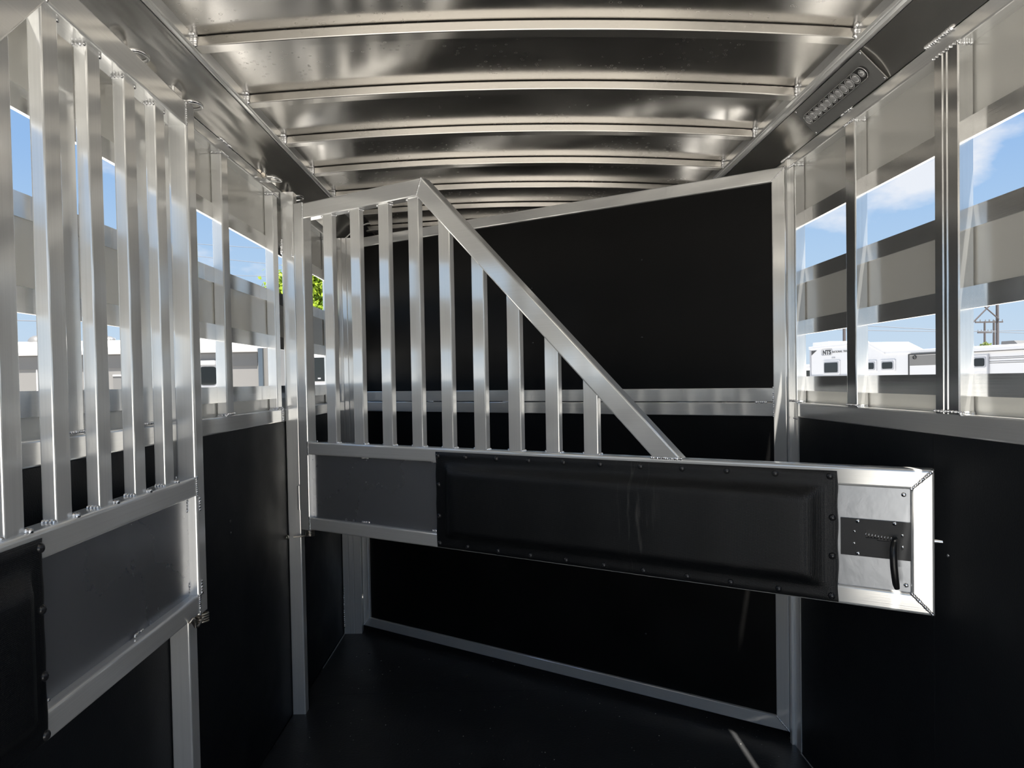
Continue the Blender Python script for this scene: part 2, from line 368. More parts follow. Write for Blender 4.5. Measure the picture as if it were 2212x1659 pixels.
# hinge posts welded to the left wall
for y in (1.912, 2.972):
    m = MB(); m.prism(rrect(.054, .05, .004, 3, XL+.002, y), (0, 0, 0), (0, 0, H+.80), (1, 0, 0), (0, 1, 0)); m.build('hinge_post', A_Z, wall_l)
    weld(wall_l, (XL+.004, y-.001, H+.575), (0, 0, 1), .055, 9, .006)
    weld(wall_l, (XL+.055, y-.001, H+.575), (0, 0, 1), .055, 9, .006)
    if y > 2: weld(wall_l, (XL+.0, y-.03, H-.125), (0, 0, 1), .05, 8, .006)
# corner post beyond the front divider
m = MB(); pr = [(0, 0), (.028, 0), (.031, .002), (.034, 0), (.055, 0), (.058, .002), (.061, 0), (.098, 0), (.098, .05), (0, .05)]
m.prism([(x+XL+.004, y+3.925) for x, y in pr], (0, 0, 0), (0, 0, H+.80), (1, 0, 0), (0, 1, 0)); m.build('corner_post', A_Z, wall_l)
weld(wall_l, (XL+.006, 3.92, .15), (0, 0, 1), .22, 20, .005)
# front bulkhead
MB().box(SL-.02, SR+.02, YF, YF+.03, 0, H+.97).build('wall_front', PANELB, kind='structure')
# rear frame around the open rear doorway
rf = MB().box(SL-.03, SR+.03, YB-.04, YB, H+.84, H+1.0)
rf.box(SL-.03, SL+.05, YB-.04, YB, 0, H+.84).box(SR-.05, SR+.03, YB-.04, YB, 0, H+.84)
rf.build('trim_1', A_X, kind='structure')

# ---- ceiling: crowned sheet, roof rails, coves, bows
ZC = .92; XC0, XC1 = -.80, .949; CROWN = .033
def crown(x):
    t = (x-(XC0+XC1)/2)/((XC1-XC0)/2); return ZC + CROWN*(1-t*t)
m = MB(); nx = 48
xs_ = [XC0-.03+(XC1-XC0+.06)*i/nx for i in range(nx+1)]
vs = [(x, y, H+crown(max(XC0, min(XC1, x)))) for y in (YB-.03, YF+.03) for x in xs_]
vs += [(x, y, H+crown(max(XC0, min(XC1, x)))+.02) for y in (YB-.03, YF+.03) for x in xs_]
n1 = nx+1; fs = []
for i in range(nx):
    fs += [(i, n1+i, n1+i+1, i+1), (2*n1+i, 2*n1+i+1, 3*n1+i+1, 3*n1+i)]
m.add(vs, fs, True)
ceil = m.build('ceiling', CEIL, kind='structure')
for sgn, xa, xb, ztop, xw, zb in ((1, .949, .982, .893, XR, .812), (-1, -.80, -.813, .893, XL, .812)):
    xb = xb if sgn > 0 else -.813
    # roof rail, ribbed underside
    xi_, xo_ = (xa, xb+.012) if sgn > 0 else (xa, xb-.012)
    w = abs(xo_-xi_)+ (0 if sgn > 0 else 0)
    prof = [(0, .035), (0, 0), (w*.22, 0), (w*.27, .004), (w*.36, .004), (w*.41, 0), (w*.60, -.003), (w*.70, -.003), (w*.80, .002), (w, .002), (w+.02, .035)]
    MB().prism([(xi_+sgn*a, H+ztop+b) for a, b in prof], (0, YB, 0), (0, YF, 0), (1, 0, 0), (0, 0, 1)).build('roof_rail', A_Y, ceil)
    # cove
    m = MB(); k = 16; vs = []
    for y in np.linspace(YB, YF, 30):
        for i in range(k+1):
            a = math.pi/2*i/k
            t_ = i/k; fl_ = .2; vs.append((xo_+(xw-xo_)*(fl_*math.cos(a)+(1-fl_)*(1-t_)), y, H+zb+(ztop-zb)*(fl_*math.sin(a)+(1-fl_)*t_)))
    fs = []
    for j in range(29):
        for i in range(k):
            q = (j*(k+1)+i, j*(k+1)+i+1, (j+1)*(k+1)+i+1, (j+1)*(k+1)+i); fs.append(q)
    m.add(vs, fs, True); m.build('cove', COVE, ceil)
    # outer roof corner so that no daylight leaks in
    a, b = sorted((xi_, xw+sgn*.06)); MB().box(a, b, YB, YF, H+ztop+.036, H+ztop+.06).build('roof_edge', T_WHITE, ceil)
    a, b = sorted((xw+sgn*.045, xw+sgn*.06)); MB().box(a, b, YB, YF, H+.78, H+ztop+.06).build('roof_edge', T_WHITE, ceil)
# bows
def bow_mesh():
    m = MB(); n = 40; hh, dd = .0275, .043
    sec = rrect(dd, hh, .003, 2, 0, -hh)
    rings = []
    for i in range(n+1):
        x = XC0+.004+(XC1-XC0-.008)*i/n; rings.append([(x, a, H+crown(x)-.0015+b) for a, b in sec])
    k = len(sec); vs = [p for r in rings for p in r]
    fs = [(i*k+j, i*k+(j+1) % k, (i+1)*k+(j+1) % k, (i+1)*k+j) for i in range(n) for j in range(k)]
    m.add(vs, fs); m.add(rings[0], [tuple(range(k))[::-1]]); m.add(rings[-1], [tuple(range(k))])
    return m
bow0 = None
for i in range(-8, 8):
    y = 1.892+.382*i
    if y < YB+.05 or y > YF-.05: continue
    if bow0 is None: bow0 = bow_mesh().build('roof_bow', A_BOW, ceil); o = bow0
    else: o = bow0.copy(); scene.collection.objects.link(o)
    o.location.y = y
    if 0 <= i <= 5:
        for x in (XC0+.004, XC1-.004):
            weld(ceil, (x, y-.003, H+crown(x)-.014), (0, 0, 1), .022, 5, .0065)
            weld(ceil, (x, y-.006, H+crown(x)+.0), (0, 1, 0), .012, 3, .006)
# black nose liner where the front of the roof curves down on the left
m = MB(); k = 14; vs = []
for j in range(9):
    y = 3.99+.07*j
    for i in range(k+1):
        a = math.pi/2*i/k; vs.append((XL+.005+(XC0+.02-XL)*(1-math.cos(a)), y, H+.80+.10*math.sin(a)-.008*j*math.sin(2*a)))
fs = [(j*(k+1)+i, j*(k+1)+i+1, (j+1)*(k+1)+i+1, (j+1)*(k+1)+i) for j in range(8) for i in range(k)]
m.add(vs, fs, True); m.build('nose_liner', NOSE, ceil)
m = MB(); m.tube([(-.90+.16*t, 4.02, H+.80+.10*math.sin(t*1.5)) for t in np.linspace(0, 1, 10)], .004, 8); m.build('liner_seam', A_Z, ceil)

# =================================================================== STALL DIVIDER (local x along it, y away from its front face)
def bar_x(k): return (.107, .256, .404, .550, .689, .831, .973, 1.117, 1.255)[k]
def make_divider(full=True):
    root = empty('stall_divider', (0, 0, 0))
    D = .05
    Z = lambda v: v            # local heights relative to camera level; root sits at the foot
    def beam(name, sec, p0, p1, ux, uy, n0=None, n1=None, mat=A_X):
        return MB().prism(sec, p0, p1, ux, uy, n0, n1).build(name, mat, root)
    b0 = .600
    zz = lambda v: v+b0
    # hinge side post
    beam('hinge_stile', rrect(.055, D, .006, 3, -.052, 0), (0, 0, zz(-.600)), (0, 0, zz(.742)), (1, 0, 0), (0, 1, 0), mat=A_Z)
    # top rail: section x=depth(y), y=height ; mitred into the diagonal
    dd = Vector((.6970, 0, -.7171)); tr = Vector((1, 0, 0)); mit = (tr+dd).normalized()
    pk = (.602, 0, zz(.676)); h1 = .062
    beam('top_rail', rrect(D, h1, .005, 3, 0, 0), (.003, 0, zz(.676)), pk, (0, 1, 0), (0, 0, 1), None, mit)
    up = Vector((.7171, 0, .6970))
    foot = Vector((.602, 0, zz(.676))) + dd*((.676+.237)/.7171)
    beam('diagonal_rail', rrect(D, h1, .005, 3, 0, 0), pk, foot, (0, 1, 0), up, mit, (0, 0, 1))
    # long rails with mitred free end
    m1, m2 = Vector((1, 0, -1)).normalized(), Vector((1, 0, 1)).normalized()
    beam('upper_rail', rrect(D, .051, .007, 4, 0, -.051), (.004, 0, zz(-.237)), (2.212, 0, zz(-.237)), (0, 1, 0), (0, 0, 1), None, (1, 0, -1))
    beam('lower_rail', rrect(D, .051, .007, 4, 0, 0), (.004, 0, zz(-.598)), (2.212, 0, zz(-.598)), (0, 1, 0), (0, 0, 1), None, (1, 0, 1))
    beam('end_stile', rrect(.051, D, .007, 4, -.051, 0), (2.212, 0, zz(-.598)), (2.212, 0, zz(-.237)), (1, 0, 0), (0, 1, 0), (1, 0, 1), (1, 0, -1), mat=A_Z)
    # bars
    for k in range(9):
        x = bar_x(k); y0 = .012
        m = MB()
        if x+.05 < .61: tops = (.680, .680)
        else:
            f = lambda q: .676-(q-.602)*(.7171/.6970)+.004
            tops = (min(.676, f(x)), f(x+.05))
        sec = rrect(.0505, .0255, .003, 2, x, y0)
        # slanted top cut: vertical sweep, top plane follows the rail above
        n = Vector((-(tops[1]-tops[0]), 0, .0505)).normalized(); c = Vector((x, y0, zz(tops[0])))
        n2 = len(sec); vs = [(a, b, zz(-.238)) for a, b in sec] + [(a, b, c.z-(a-x)*n.x/n.z) for a, b in sec]
        m.add(vs, [(i, (i+1) % n2, n2+(i+1) % n2, n2+i) for i in range(n2)]); m.add(vs[n2:], [tuple(range(n2))])
        m.build('bar', A_Z, root)
        weld(root, (x+.052, y0+.012, zz(-.236)), (0, 1, 0), .02, 4, .005)
        weld(root, (x-.003, y0+.02, zz(-.235)), (0, 1, 0), .026, 5, .006)
        if x < .6:
            weld(root, (x-.002, y0+.012, zz(.672)), (0, 1, 0), .024, 5, .0055)
            weld(root, (x+.052, y0+.012, zz(.672)), (0, 1, 0), .022, 4, .0045)
        else: weld(root, (x+.051, y0+.012, zz(tops[1]-.004)), (0, 1, 0), .02, 4, .0045)
    # kick sheet between the rails
    MB().box(.0, 2.165, .022, .026, zz(-.55), zz(-.285)).build('kick_sheet', KICK, root)
    # pads (front and back) with raised middle
    for sgn, yb in ((-1, -.0012), (1, D+.0012)):
        x0, x1, z0, z1 = .668, 1.995, -.594, -.250; nx, nz_ = 100, 44; vs = []; th = .006
        for j in range(nz_+1):
            for i in range(nx+1):
                x = x0+(x1-x0)*i/nx; z = z0+(z1-z0)*j/nz_
                e = min((x-(x0+.040))/.05, ((x1-.026)-x)/.05, (z-(z0+.032))/.042, ((z1-.034)-z)/.042); e = max(0, min(1, e)); e = e*e*(3-2*e)
                edge = min(x-x0, x1-x, z-z0, z1-z)
                wob = .0004*math.sin(x*31)
                hgt = (th if edge > .004 else 0)+e*.030+wob*(1 if edge > .002 else 0)
                if .010 < edge < .0 : pass
                zx = x + (.0012*math.sin(z*60) if i in (0, nx) else 0)
                vs.append((zx, yb+sgn*hgt, zz(z)))
        fs = [(j*(nx+1)+i, j*(nx+1)+i+1, (j+1)*(nx+1)+i+1, (j+1)*(nx+1)+i) for j in range(nz_) for i in range(nx)]
        if sgn > 0: fs = [f[::-1] for f in fs]
        m = MB(); m.add(vs, fs, True); pad = m.build('pad', VINYL, root)
        rv = [(x, -.264) for x in (.683, .805, .933, 1.061, 1.191, 1.320, 1.453, 1.581, 1.710, 1.841, 1.978)] + [(x, -.578) for x in (.684, .806, .934, 1.062, 1.195, 1.327, 1.458, 1.593, 1.718, 1.847, 1.980)] + [(.684, -.367), (.684, -.479), (1.983, -.372), (1.982, -.473)]
        first = None
        for x, z in rv:
            if first is None:
                rm = MB().dome((0, 0, 0), (0, sgn, 0), .0092, .0068, 14, 4); first = rm.build('rivet', BLACKR, pad); o = first
            else:
                o = first.copy(); scene.collection.objects.link(o); o.parent = pad
            o.location = (x, yb+sgn*(th-.0005), zz(z))
    # latch end
    MB().box(1.99, 2.160, .008, .021, zz(-.547), zz(-.288)).build('latch_box', LATCHPL, root)
    for x, z in ((2.146, -.303), (2.150, -.531)): 
        o = MB().dome((x, .008, zz(z)), (0, -1, 0), .0058, .003, 12, 3).build('screw', CHROME, root)
    # powder coated latch plate with stepped slot
    lp_y0, lp_y1 = .0035, .0075
    m = MB()
    def plate(x0, x1, z0, z1): m.box(x0, x1, lp_y0, lp_y1, zz(z0), zz(z1))
    plate(2.001, 2.060, -.468, -.372); plate(2.060, 2.130, -.397, -.372); plate(2.060, 2.130, -.468, -.424); plate(2.130, 2.168, -.468, -.372)
    plate(2.089, 2.130, -.410, -.397); plate(2.060, 2.086, -.424, -.419)
    lp = m.build('latch_plate', BLACKP, root)
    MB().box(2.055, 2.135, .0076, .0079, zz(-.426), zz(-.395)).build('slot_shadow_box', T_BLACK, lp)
    for x, z, r in ((2.042, -.378, .0056), (2.126, -.377, .0056), (2.042, -.462, .0056), (2.034, -.405, .0036), (2.033, -.436, .0036), (2.143, -.405, .0036), (2.143, -.435, .0036)):
        MB().dome((x, lp_y0, zz(z)), (0, -1, 0), r, r*.5, 12, 3).build('screw', CHROME, lp)
        MB().dome((x, lp_y0-r*.45, zz(z)), (0, -1, 0), r*.3, r*.1, 8, 2).build('screw_recess', T_BLACK, lp)
    m = MB(); pts = []
    for i in range(91):
        a = i/90*2*math.pi*9; pts.append((2.060+.065*i/90, .0115-.0055*math.cos(a)*.7-.004, zz(-.411-.006*i/90)+.0055*math.sin(a)))
    m.tube(pts, .0011, 5); m.build('latch_spring', CHROME, lp)
    # pull handle: bent bar that stands off the plate and hangs down
    m = MB(); hp = [(2.127, .004, -.416), (2.127, -.018, -.416), (2.127, -.030, -.420), (2.126, -.037, -.432), (2.126, -.041, -.450), (2.127, -.042, -.475), (2.129, -.040, -.500), (2.131, -.036, -.520), (2.133, -.033, -.531)]
    m.tube([(a, b, zz(c)) for a, b, c in hp], [.006, .0065, .0075, .0085, .0088, .0088, .0085, .0082, .0062], 14); m.build('latch_handle', BLACKG, lp)
    # pin out of the free end
    m = MB(); m.tube([(2.205, .025, zz(-.416)), (2.232, .025, zz(-.416)), (2.235, .025, zz(-.416))], [.0065, .0065, .005], 14); m.build('latch_pin', CHROME, root)
    # mitre welds, kick sheet tack welds
    for x0, z0, x1, z1 in ((2.164, -.286, 2.208, -.241), (2.164, -.549, 2.208, -.594)):
        p = Vector(((x0+x1)/2, .0, zz((z0+z1)/2))); weld(root, p, (x1-x0, 0, z1-z0), math.hypot(x1-x0, z1-z0), 12, .0045)
    for y in (-.001, .051):
        weld(root, (.6145, y, zz(.707)), (mit.z, 0, -mit.x) if False else (.025, 0, .062), .062, 14, .004)
        weld(root, (.004, y, zz(.709)), (0, 0, 1), .06, 12, .004)
        weld(root, (.004, y, zz(-.262)), (0, 0, 1), .05, 10, .004); weld(root, (.004, y, zz(-.573)), (0, 0, 1), .05, 10, .004)
        for x in (.30, .65):
            weld(root, (x, .02 if y < 0 else .03, zz(-.291)), (1, 0, 0), .03, 5, .004); weld(root, (x, .018 if y < 0 else .032, zz(-.542)), (1, 0, 0), .035, 6, .005)
        weld(root, (-.012 if y > 0 else .006, .025 if y < 0 else y, zz(-.31)), (0, 0, 1), .03, 5, .005)
        weld(root, (-.012 if y > 0 else .006, .025 if y < 0 else y, zz(-.53)), (0, 0, 1), .03, 5, .005)
    weld(root, (1.53, .002, zz(-.237)), (1, 0, 0), .09, 16, .005)
    weld(root, (-.02, .03, zz(-.235)) , (1, 0, 0), .02, 4, .005)
    # hinges on the stile
    for z in (-.47, .58):
        m = MB(); m.tube([(-.062, .006, zz(z-.05)), (-.062, .006, zz(z+.05))], .0075, 12); hg = m.build('hinge', A_Z, root)
        m = MB().box(-.062, -.050, .010, .016, zz(z), zz(z+.05)); m.box(-.072, -.062, .012, .02, zz(z-.05), zz(z)); m.build('hinge_leaf', A_Z, hg)
    return root, zz
div1, zz = make_divider()
b0 = .600
def spring(root, mirrored):
    zz = lambda v: v+b0
    m = MB(); pts = []; cx, cy, r = -.030, .040 if mirrored else .030, .0165
    for i in range(81):
        a = i/80*2*math.pi*4 + (0 if mirrored else math.pi); pts.append((cx+r*math.cos(a), cy+r*math.sin(a), zz(-.606)-.0065*4*i/80))
    if mirrored:
        pts = [(.075, .055, zz(-.590)), (.062, .060, zz(-.612)), (.05, .062, zz(-.615)), (.01, .058, zz(-.610))] + pts
        m.tube(pts, .0032, 8); m.tube([(.075, .050, zz(-.598)), (.075, .060, zz(-.586)), (.068, .062, zz(-.592)), (.066, .062, zz(-.612))], .0032, 8)
    else:
        pts += [(cx-.03, cy-.03, zz(-.632)), (cx-.046, cy-.048, zz(-.632))]
        m.tube(pts, .0032, 8)
    o = m.build('coil_spring', STEEL, root); return o
div2 = copy_tree(div1)
# near divider, swung open along the left wall: its back is seen
a1 = math.atan2(-.9992, .04)
div1.location = (-.8615, 1.863, H-b0); div1.rotation_euler = (0, 0, a1)
tag(div1, 'aluminium stall divider swung open against the left wall, nearest the viewer at the left edge', 'divider', 'barred stall dividers with black pads')
spring(div1, True)
a2 = math.atan2(-.5408, .8412)
div2.location = (-.8154, 2.917, H-b0); div2.rotation_euler = (0, 0, a2)
tag(div2, 'aluminium stall divider closed across the trailer with riveted black pad and latch', 'divider', 'barred stall dividers with black pads')
s2 = spring(div2, False)
m = MB(); m.tube([(-.098+.007*math.cos(a), -.033+.003*math.cos(a), b0-.632+.007*math.sin(a)) for a in np.linspace(0, 2*math.pi, 15)[:-1]], .003, 8, closed=True)
m.dome((-.098, -.035, b0-.632), (-.3, -1, 0), .005, .004); m.build('spring_bolt', STEEL, s2)

# =================================================================== SOLID FRONT DIVIDER
pd = Vector((.8218, -.5698, 0)); a3 = math.atan2(pd.y, pd.x)
sol = empty('solid_divider', (-.818, 3.963, .0), a3, 'tall solid black board divider in an aluminium frame behind the barred divider', 'divider')
z0, z1, L_ = H-1.355, H+.783, 2.286; fw_ = .050; D = .045
def fbeam(name, sec, p0, p1, ux, uy, n0, n1, mat): return MB().prism(sec, p0, p1, ux, uy, n0, n1).build(name, mat, sol)
fbeam('bottom_rail', rrect(D, fw_, .004, 3, 0, 0), (0, 0, z0), (L_, 0, z0), (0, 1, 0), (0, 0, 1), (1, 0, -1), (1, 0, 1), A_X)
fbeam('top_rail', rrect(D, fw_, .004, 3, 0, -fw_), (0, 0, z1+.02), (L_, 0, z1), (0, 1, 0), (0, 0, 1), (1, 0, 1), (1, 0, -1), A_X)
fbeam('side_stile', rrect(fw_, D, .004, 3, 0, 0), (0, 0, z0), (0, 0, z1+.02), (1, 0, 0), (0, 1, 0), (-1, 0, 1), (1, 0, 1), A_Z)
fbeam('side_stile', rrect(fw_, D, .004, 3, -fw_, 0), (L_, 0, z0), (L_, 0, z1), (1, 0, 0), (0, 1, 0), (1, 0, 1), (-1, 0, 1), A_Z)
for nm, za, zb in (('middle_rail', -.098, -.044), ('middle_rail', -.153, -.1005)):
    fbeam(nm, rrect(D-.004, zb-za, .003, 2, -.002, 0), (fw_, 0, H+za), (L_-fw_, 0, H+za), (0, 1, 0), (0, 0, 1), None, None, A_X)
MB().box(fw_-.005, L_-fw_+.005, .014, .030, z0+fw_-.005, H-.15).build('lower_board', PANELB, sol)
MB().box(fw_-.005, L_-fw_+.005, .014, .030, H-.05, z1-fw_+.025).build('upper_board', PANELB, sol)
for x, z in ((1.70, .501), (1.697, .175), (1.148, .176), (1.148, .43), (1.695, -1.093), (.62, .43), (.62, .176), (.62, -.40), (1.148, -.40)):
    screw_on(sol, (x, .014, H+z), (0, -1, 0), .0045, BLACKR)
weld(sol, (L_-fw_, 0, H-.098), (0, 0, 1), .11, 16, .004); weld(sol, (L_-fw_-.045, -.001, H-.099), (1, 0, 0), .035, 6, .005)
weld(sol, (.53, -.001, H-.099), (1, 0, 0), .03, 5, .004); weld(sol, (1.0, -.001, H-.099), (1, 0, 0), .03, 5, .004)
for sx, sz, zc in ((1, 1, z1-.025), (1, -1, z0+.025)):
    weld(sol, (L_-.025, 0, zc), (1, 0, sz), .066, 14, .0032)
weld(sol, (.025, 0, z0+.025), (1, 0, 1), .066, 12, .003)
m = MB(); m.tube([(-.012, .005, H-1.30), (-.012, .005, H-1.17)], .008, 12); m.build('hinge', A_Z, sol)

# =================================================================== LAMP on the right cove
p00, p01 = Vector((.990, 0, H+.889)), Vector((1.066, 0, H+.812))
lu = (p01-p00).normalized(); ln = Vector((-lu.z, 0, lu.x)).normalized(); ln = ln if ln.z < 0 else -ln
lamp = empty('ceiling_lamp', (1.028, 2.18, H+.851), 0, 'grey plate lamp with a slot of round lenses on the right roof cove', 'lamp')
def LP(s, y, h): return (p00 + lu*s + ln*h) + Vector((0, y, 0)) - Vector(lamp.location)
wl = (p01-p00).length
def lbox(m, s0, s1, y0, y1, h0, h1):
    vs = [LP(s, y, h) for s in (s0, s1) for y in (y0, y1) for h in (h0, h1)]
    return m.add(vs, [(0, 1, 3, 2), (4, 6, 7, 5), (0, 4, 5, 1), (2, 3, 7, 6), (0, 2, 6, 4), (1, 5, 7, 3)])
lbox(MB(), 0, wl, 1.955, 2.40, 0, .003).build('mounting_plate', GREYPL, lamp)
m = MB(); rr_ = .0195; ya, yb = 2.005, 2.355; sc = wl*.47
out = [(sc+rr_*math.cos(a), ya+rr_*math.sin(a)) for a in np.linspace(math.pi, 2*math.pi, 12)] + [(sc+rr_*math.cos(a), yb+rr_*math.sin(a)) for a in np.linspace(0, math.pi, 12)]
n = len(out); vs = [LP(a, b, .003) for a, b in out]+[LP(a, b, .010) for a, b in out]
m.add(vs, [(i, (i+1) % n, n+(i+1) % n, n+i) for i in range(n)]); m.add(vs[n:], [tuple(range(n))]); m.build('lamp_housing', LENSB, lamp)
m = MB(); ring = [LP(a, b, .010) for a, b in out]; m.tube([v for v in ring], .0013, 6, closed=True); m.build('housing_rim', CHROME, lamp)
for i in range(11):
    y = ya+(yb-ya)*i/10; big = .0165 if i > 0 else .011
    m = MB(); c = LP(sc, y, .0105)
    for r0, h0 in ((big, .004), (big*.55, .006)):
        m.tube([Vector(c)+ (Vector((lu.x, 0, lu.z))*math.cos(a)+Vector((0, 1, 0))*math.sin(a))*r0 for a in np.linspace(0, 2*math.pi, 19)[:-1]], .0011, 5, closed=True)
    m.dome(c, ln, big*.8, .004, 12, 3); m.build('lens', LENS, lamp)
for s, y in ((.006, 1.962), (wl-.006, 1.962), (wl-.006, 2.392), (.006, 2.392)):
    MB().dome(LP(s, y, .003), ln, .004, .0025).build('screw', CHROME, lamp)

# =================================================================== TIE RINGS on the left top rail
def tie_ring(y, tilt, label):
    r = empty('tie_ring', (XL+.008, y, H+.806), 0, label, 'ring', 'steel tie rings along the top of the left wall')
    m = MB(); pts = [(0, -.030, 0)] + [(.030+.022*math.cos(a), .0+.030*math.sin(a), tilt*(.030+.022*math.cos(a))) for a in np.linspace(-math.pi/2, math.pi/2, 12)] + [(0, .030, 0)]
    m.tube(pts, .0052, 10); m.build('ring', CHROME, r)
    m = MB(); m.tube([(.0, -.045, 0), (.0, .040, 0)], .0045, 10); m.build('ring_pin', STEEL, r)
    m = MB(); m.tube([(.0, -.052, 0), (.0, -.036, 0)], [.009, .009], 12); m.build('bolt_head', STEEL, r)
    m = MB(); m.box(-.010, .006, -.024, .024, -.008, .008); m.build('bracket', A_Y, r)
tie_ring(1.76, .1, 'steel tie ring on the roof edge above the open divider, nearest the viewer')
tie_ring(2.07, .1, 'steel tie ring at the upper corner of the open divider')
tie_ring(2.80, -.1, 'steel tie ring with round bolt head between the open and closed dividers')
tie_ring(3.10, .1, 'steel tie ring just past the second hinge post, farthest along the left wall')

# =================================================================== OUTSIDE
def at(px, py, Y=None, X=None):
    """point of a photograph pixel on a plane Y=const (used once, at build time, to read the map position)"""
    d = cr_*((px-1106)/FPX) - cu_*((py-CYP)/FPX) + cf_
    k = Y/d.y if Y is not None else X/d.x
    return Vector((d.x*k, d.y*k, d.z*k+H))
# long white gooseneck trailer on the right
td = Vector((1.1, -8, 0)).normalized(); ta = math.atan2(td.y, td.x)
gn = empty('gooseneck_trailer', (19.4, 36.0, GZ), ta, 'long white gooseneck trailer with lettering and small windows, seen through the right wall', 'trailer')
g = H-GZ
poly = [(-6.83, -1.25), (-6.83, 1.66), (-1.44, 1.70), (.05, 1.10), (9.8, 1.04), (9.8, -1.25)]
def slab(poly, y0, y1):
    n = len(poly); vs = [(x, y0, z+g) for x, z in poly]+[(x, y1, z+g) for x, z in poly]
    return MB().add(vs, [(i, (i+1) % n, n+(i+1) % n, n+i) for i in range(n)] + [tuple(range(n))[::-1], tuple(range(n, 2*n))])
slab(poly, 0, 2.4).build('body', T_WHITE, gn)
for a, b in zip(poly[1:4], poly[2:5]):
    a, b = Vector((a[0], 0, a[1]+g)), Vector((b[0], 0, b[1]+g)); d = (b-a).normalized(); u = Vector((-d.z, 0, d.x))
    u = u if u.z > 0 else -u
    MB().prism(rrect(.12, .16, .03, 3, -.06, -.1), a-d*.04, b+d*.04, (0, 1, 0), u).build('roof_trim', T_WHITE, gn)
for z in (-.02, -.13): MB().box(-6.8, -3.0, -.03, .0, g+z-.03, g+z+.03).build('body_moulding', T_BLACK if z < -.1 else T_TRIM, gn)
MB().box(-6.85, -5.25, .2, 2.0, g+1.72, g+1.97).build('roof_box', T_WHITE, gn)
MB().box(-6.84, -6.70, -.02, .02, g-.1, g+1.5).build('corner_trim', T_TRIM, gn)
m = MB().add([(-6.66, -.012, g+1.48), (-6.1, -.012, g+1.48), (-6.66, -.012, g+1.2), (-6.66, -.002, g+1.48), (-6.1, -.002, g+1.48), (-6.66, -.002, g+1.2)], [(0, 2, 1), (0, 1, 4, 3), (0, 3, 5, 2), (1, 2, 5, 4)]); m.build('corner_decal', T_BLACK, gn)
for x0, x1, za, zb in ((-5.27, -3.98, .15, .71), (-2.15, -.83, .28, .60), (-.19, .60, .27, .60), (5.78, 6.33, .26, .60)):
    fr = MB().prism(rrect(x1-x0+.34, zb-za+.26, .05, 3, x0-.17, g+za-.13), (0, -.04, 0), (0, .0, 0), (1, 0, 0), (0, 0, 1)).build('window_frame', T_WHITE, gn)
    f2 = MB().prism(rrect(x1-x0+.14, zb-za+.12, .08, 4, x0-.07, g+za-.06), (0, -.055, 0), (0, -.035, 0), (1, 0, 0), (0, 0, 1)).build('window_rim', T_TRIM, fr)
    MB().prism(rrect(x1-x0, zb-za, .08, 5, x0, g+za), (0, -.065, 0), (0, -.05, 0), (1, 0, 0), (0, 0, 1)).build('window_pane', T_DARK, fr)
so = MB().box(1.84, 5.0, -.10, 0, g-.6, g+.90).build('slide_out', T_WHITE, gn)
MB().box(1.80, 1.88, -.12, 0, g-.6, g+.93).build('slide_trim', T_BLACK, gn); MB().box(1.84, 5.0, -.13, 0, g+.88, g+.95).build('slide_trim', T_BLACK, gn)
MB().box(1.90, 5.0, -.105, -.10, g+.38, g+.86).build('slide_shade_panel', T_GREY2, gn)
m = MB(); m.tube([(2.24+.11*math.cos(a), -.12, g+.775+.08*math.sin(a)) for a in np.linspace(0, 6.283, 17)[:-1]], .02, 6, closed=True); m.box(2.14, 2.34, -.13, -.11, g+.76, g+.79); m.build('round_emblem', T_BLACK, gn)
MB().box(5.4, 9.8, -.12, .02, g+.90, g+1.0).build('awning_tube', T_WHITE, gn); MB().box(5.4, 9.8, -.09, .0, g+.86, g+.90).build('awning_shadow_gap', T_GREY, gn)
for z in (.62, .56, .45, .38): MB().box(6.4, 9.8, -.008, 0, g+z-.012, g+z+.012).build('pinstripe', T_GREY, gn)
MB().box(6.45, 6.53, -.05, 0, g-.6, g+.75).build('drain_trim', T_TRIM, gn)
m = MB().prism([(6.57, 1.04), (7.40, 1.04), (7.40, 1.14), (7.22, 1.28), (6.60, 1.28)], (0, .5, g), (0, 1.6, g), (1, 0, 0), (0, 0, 1)); m.build('roof_unit', T_GREY, gn)
for x in (2.3, 3.3, 7.9): MB().dome((x, .8, g+1.07), (0, 0, 1), .42, .14, 16, 4).build('roof_dome', plain('roof_dome_blue', (.10, .13, .25), .4), gn)
# lettering
def text(body, size, loc, parent, mat, name, bold=0, sx=1):
    cu = bpy.data.curves.new(name, 'FONT'); cu.body = body; cu.size = size; cu.extrude = .004; cu.offset = bold
    to = bpy.data.objects.new(name, cu); scene.collection.objects.link(to)
    bpy.context.view_layer.update(); dg = bpy.context.evaluated_depsgraph_get()
    me = bpy.data.meshes.new_from_object(to.evaluated_get(dg)); bpy.data.objects.remove(to)
    me.materials.clear(); me.materials.append(mat)
    o = bpy.data.objects.new(name, me); scene.collection.objects.link(o); o.parent = parent; o.location = loc; o.rotation_euler = (math.pi/2, 0, 0); o.scale = (sx, 1, 1)
    return o
text('NTS', .36, (-5.50, -.012, g+1.20), gn, T_BLACK, 'lettering', .012, 1.25)
text('NATIONAL TRAILER', .17, (-4.58, -.012, g+1.26), gn, T_GREY, 'lettering', .0, 1.15)
m = MB(); sec = rrect(1.05, .36, .12, 5, -5.62, g+1.15); m.tube([(a, -.01, b) for a, b in sec], .012, 5, closed=True); m.build('logo_outline', T_TRIM, gn)
MB().box(-4.6, -4.3, -.02, 0, g+.95, g+1.03).build('marker_lamp', T_TRIM, gn)

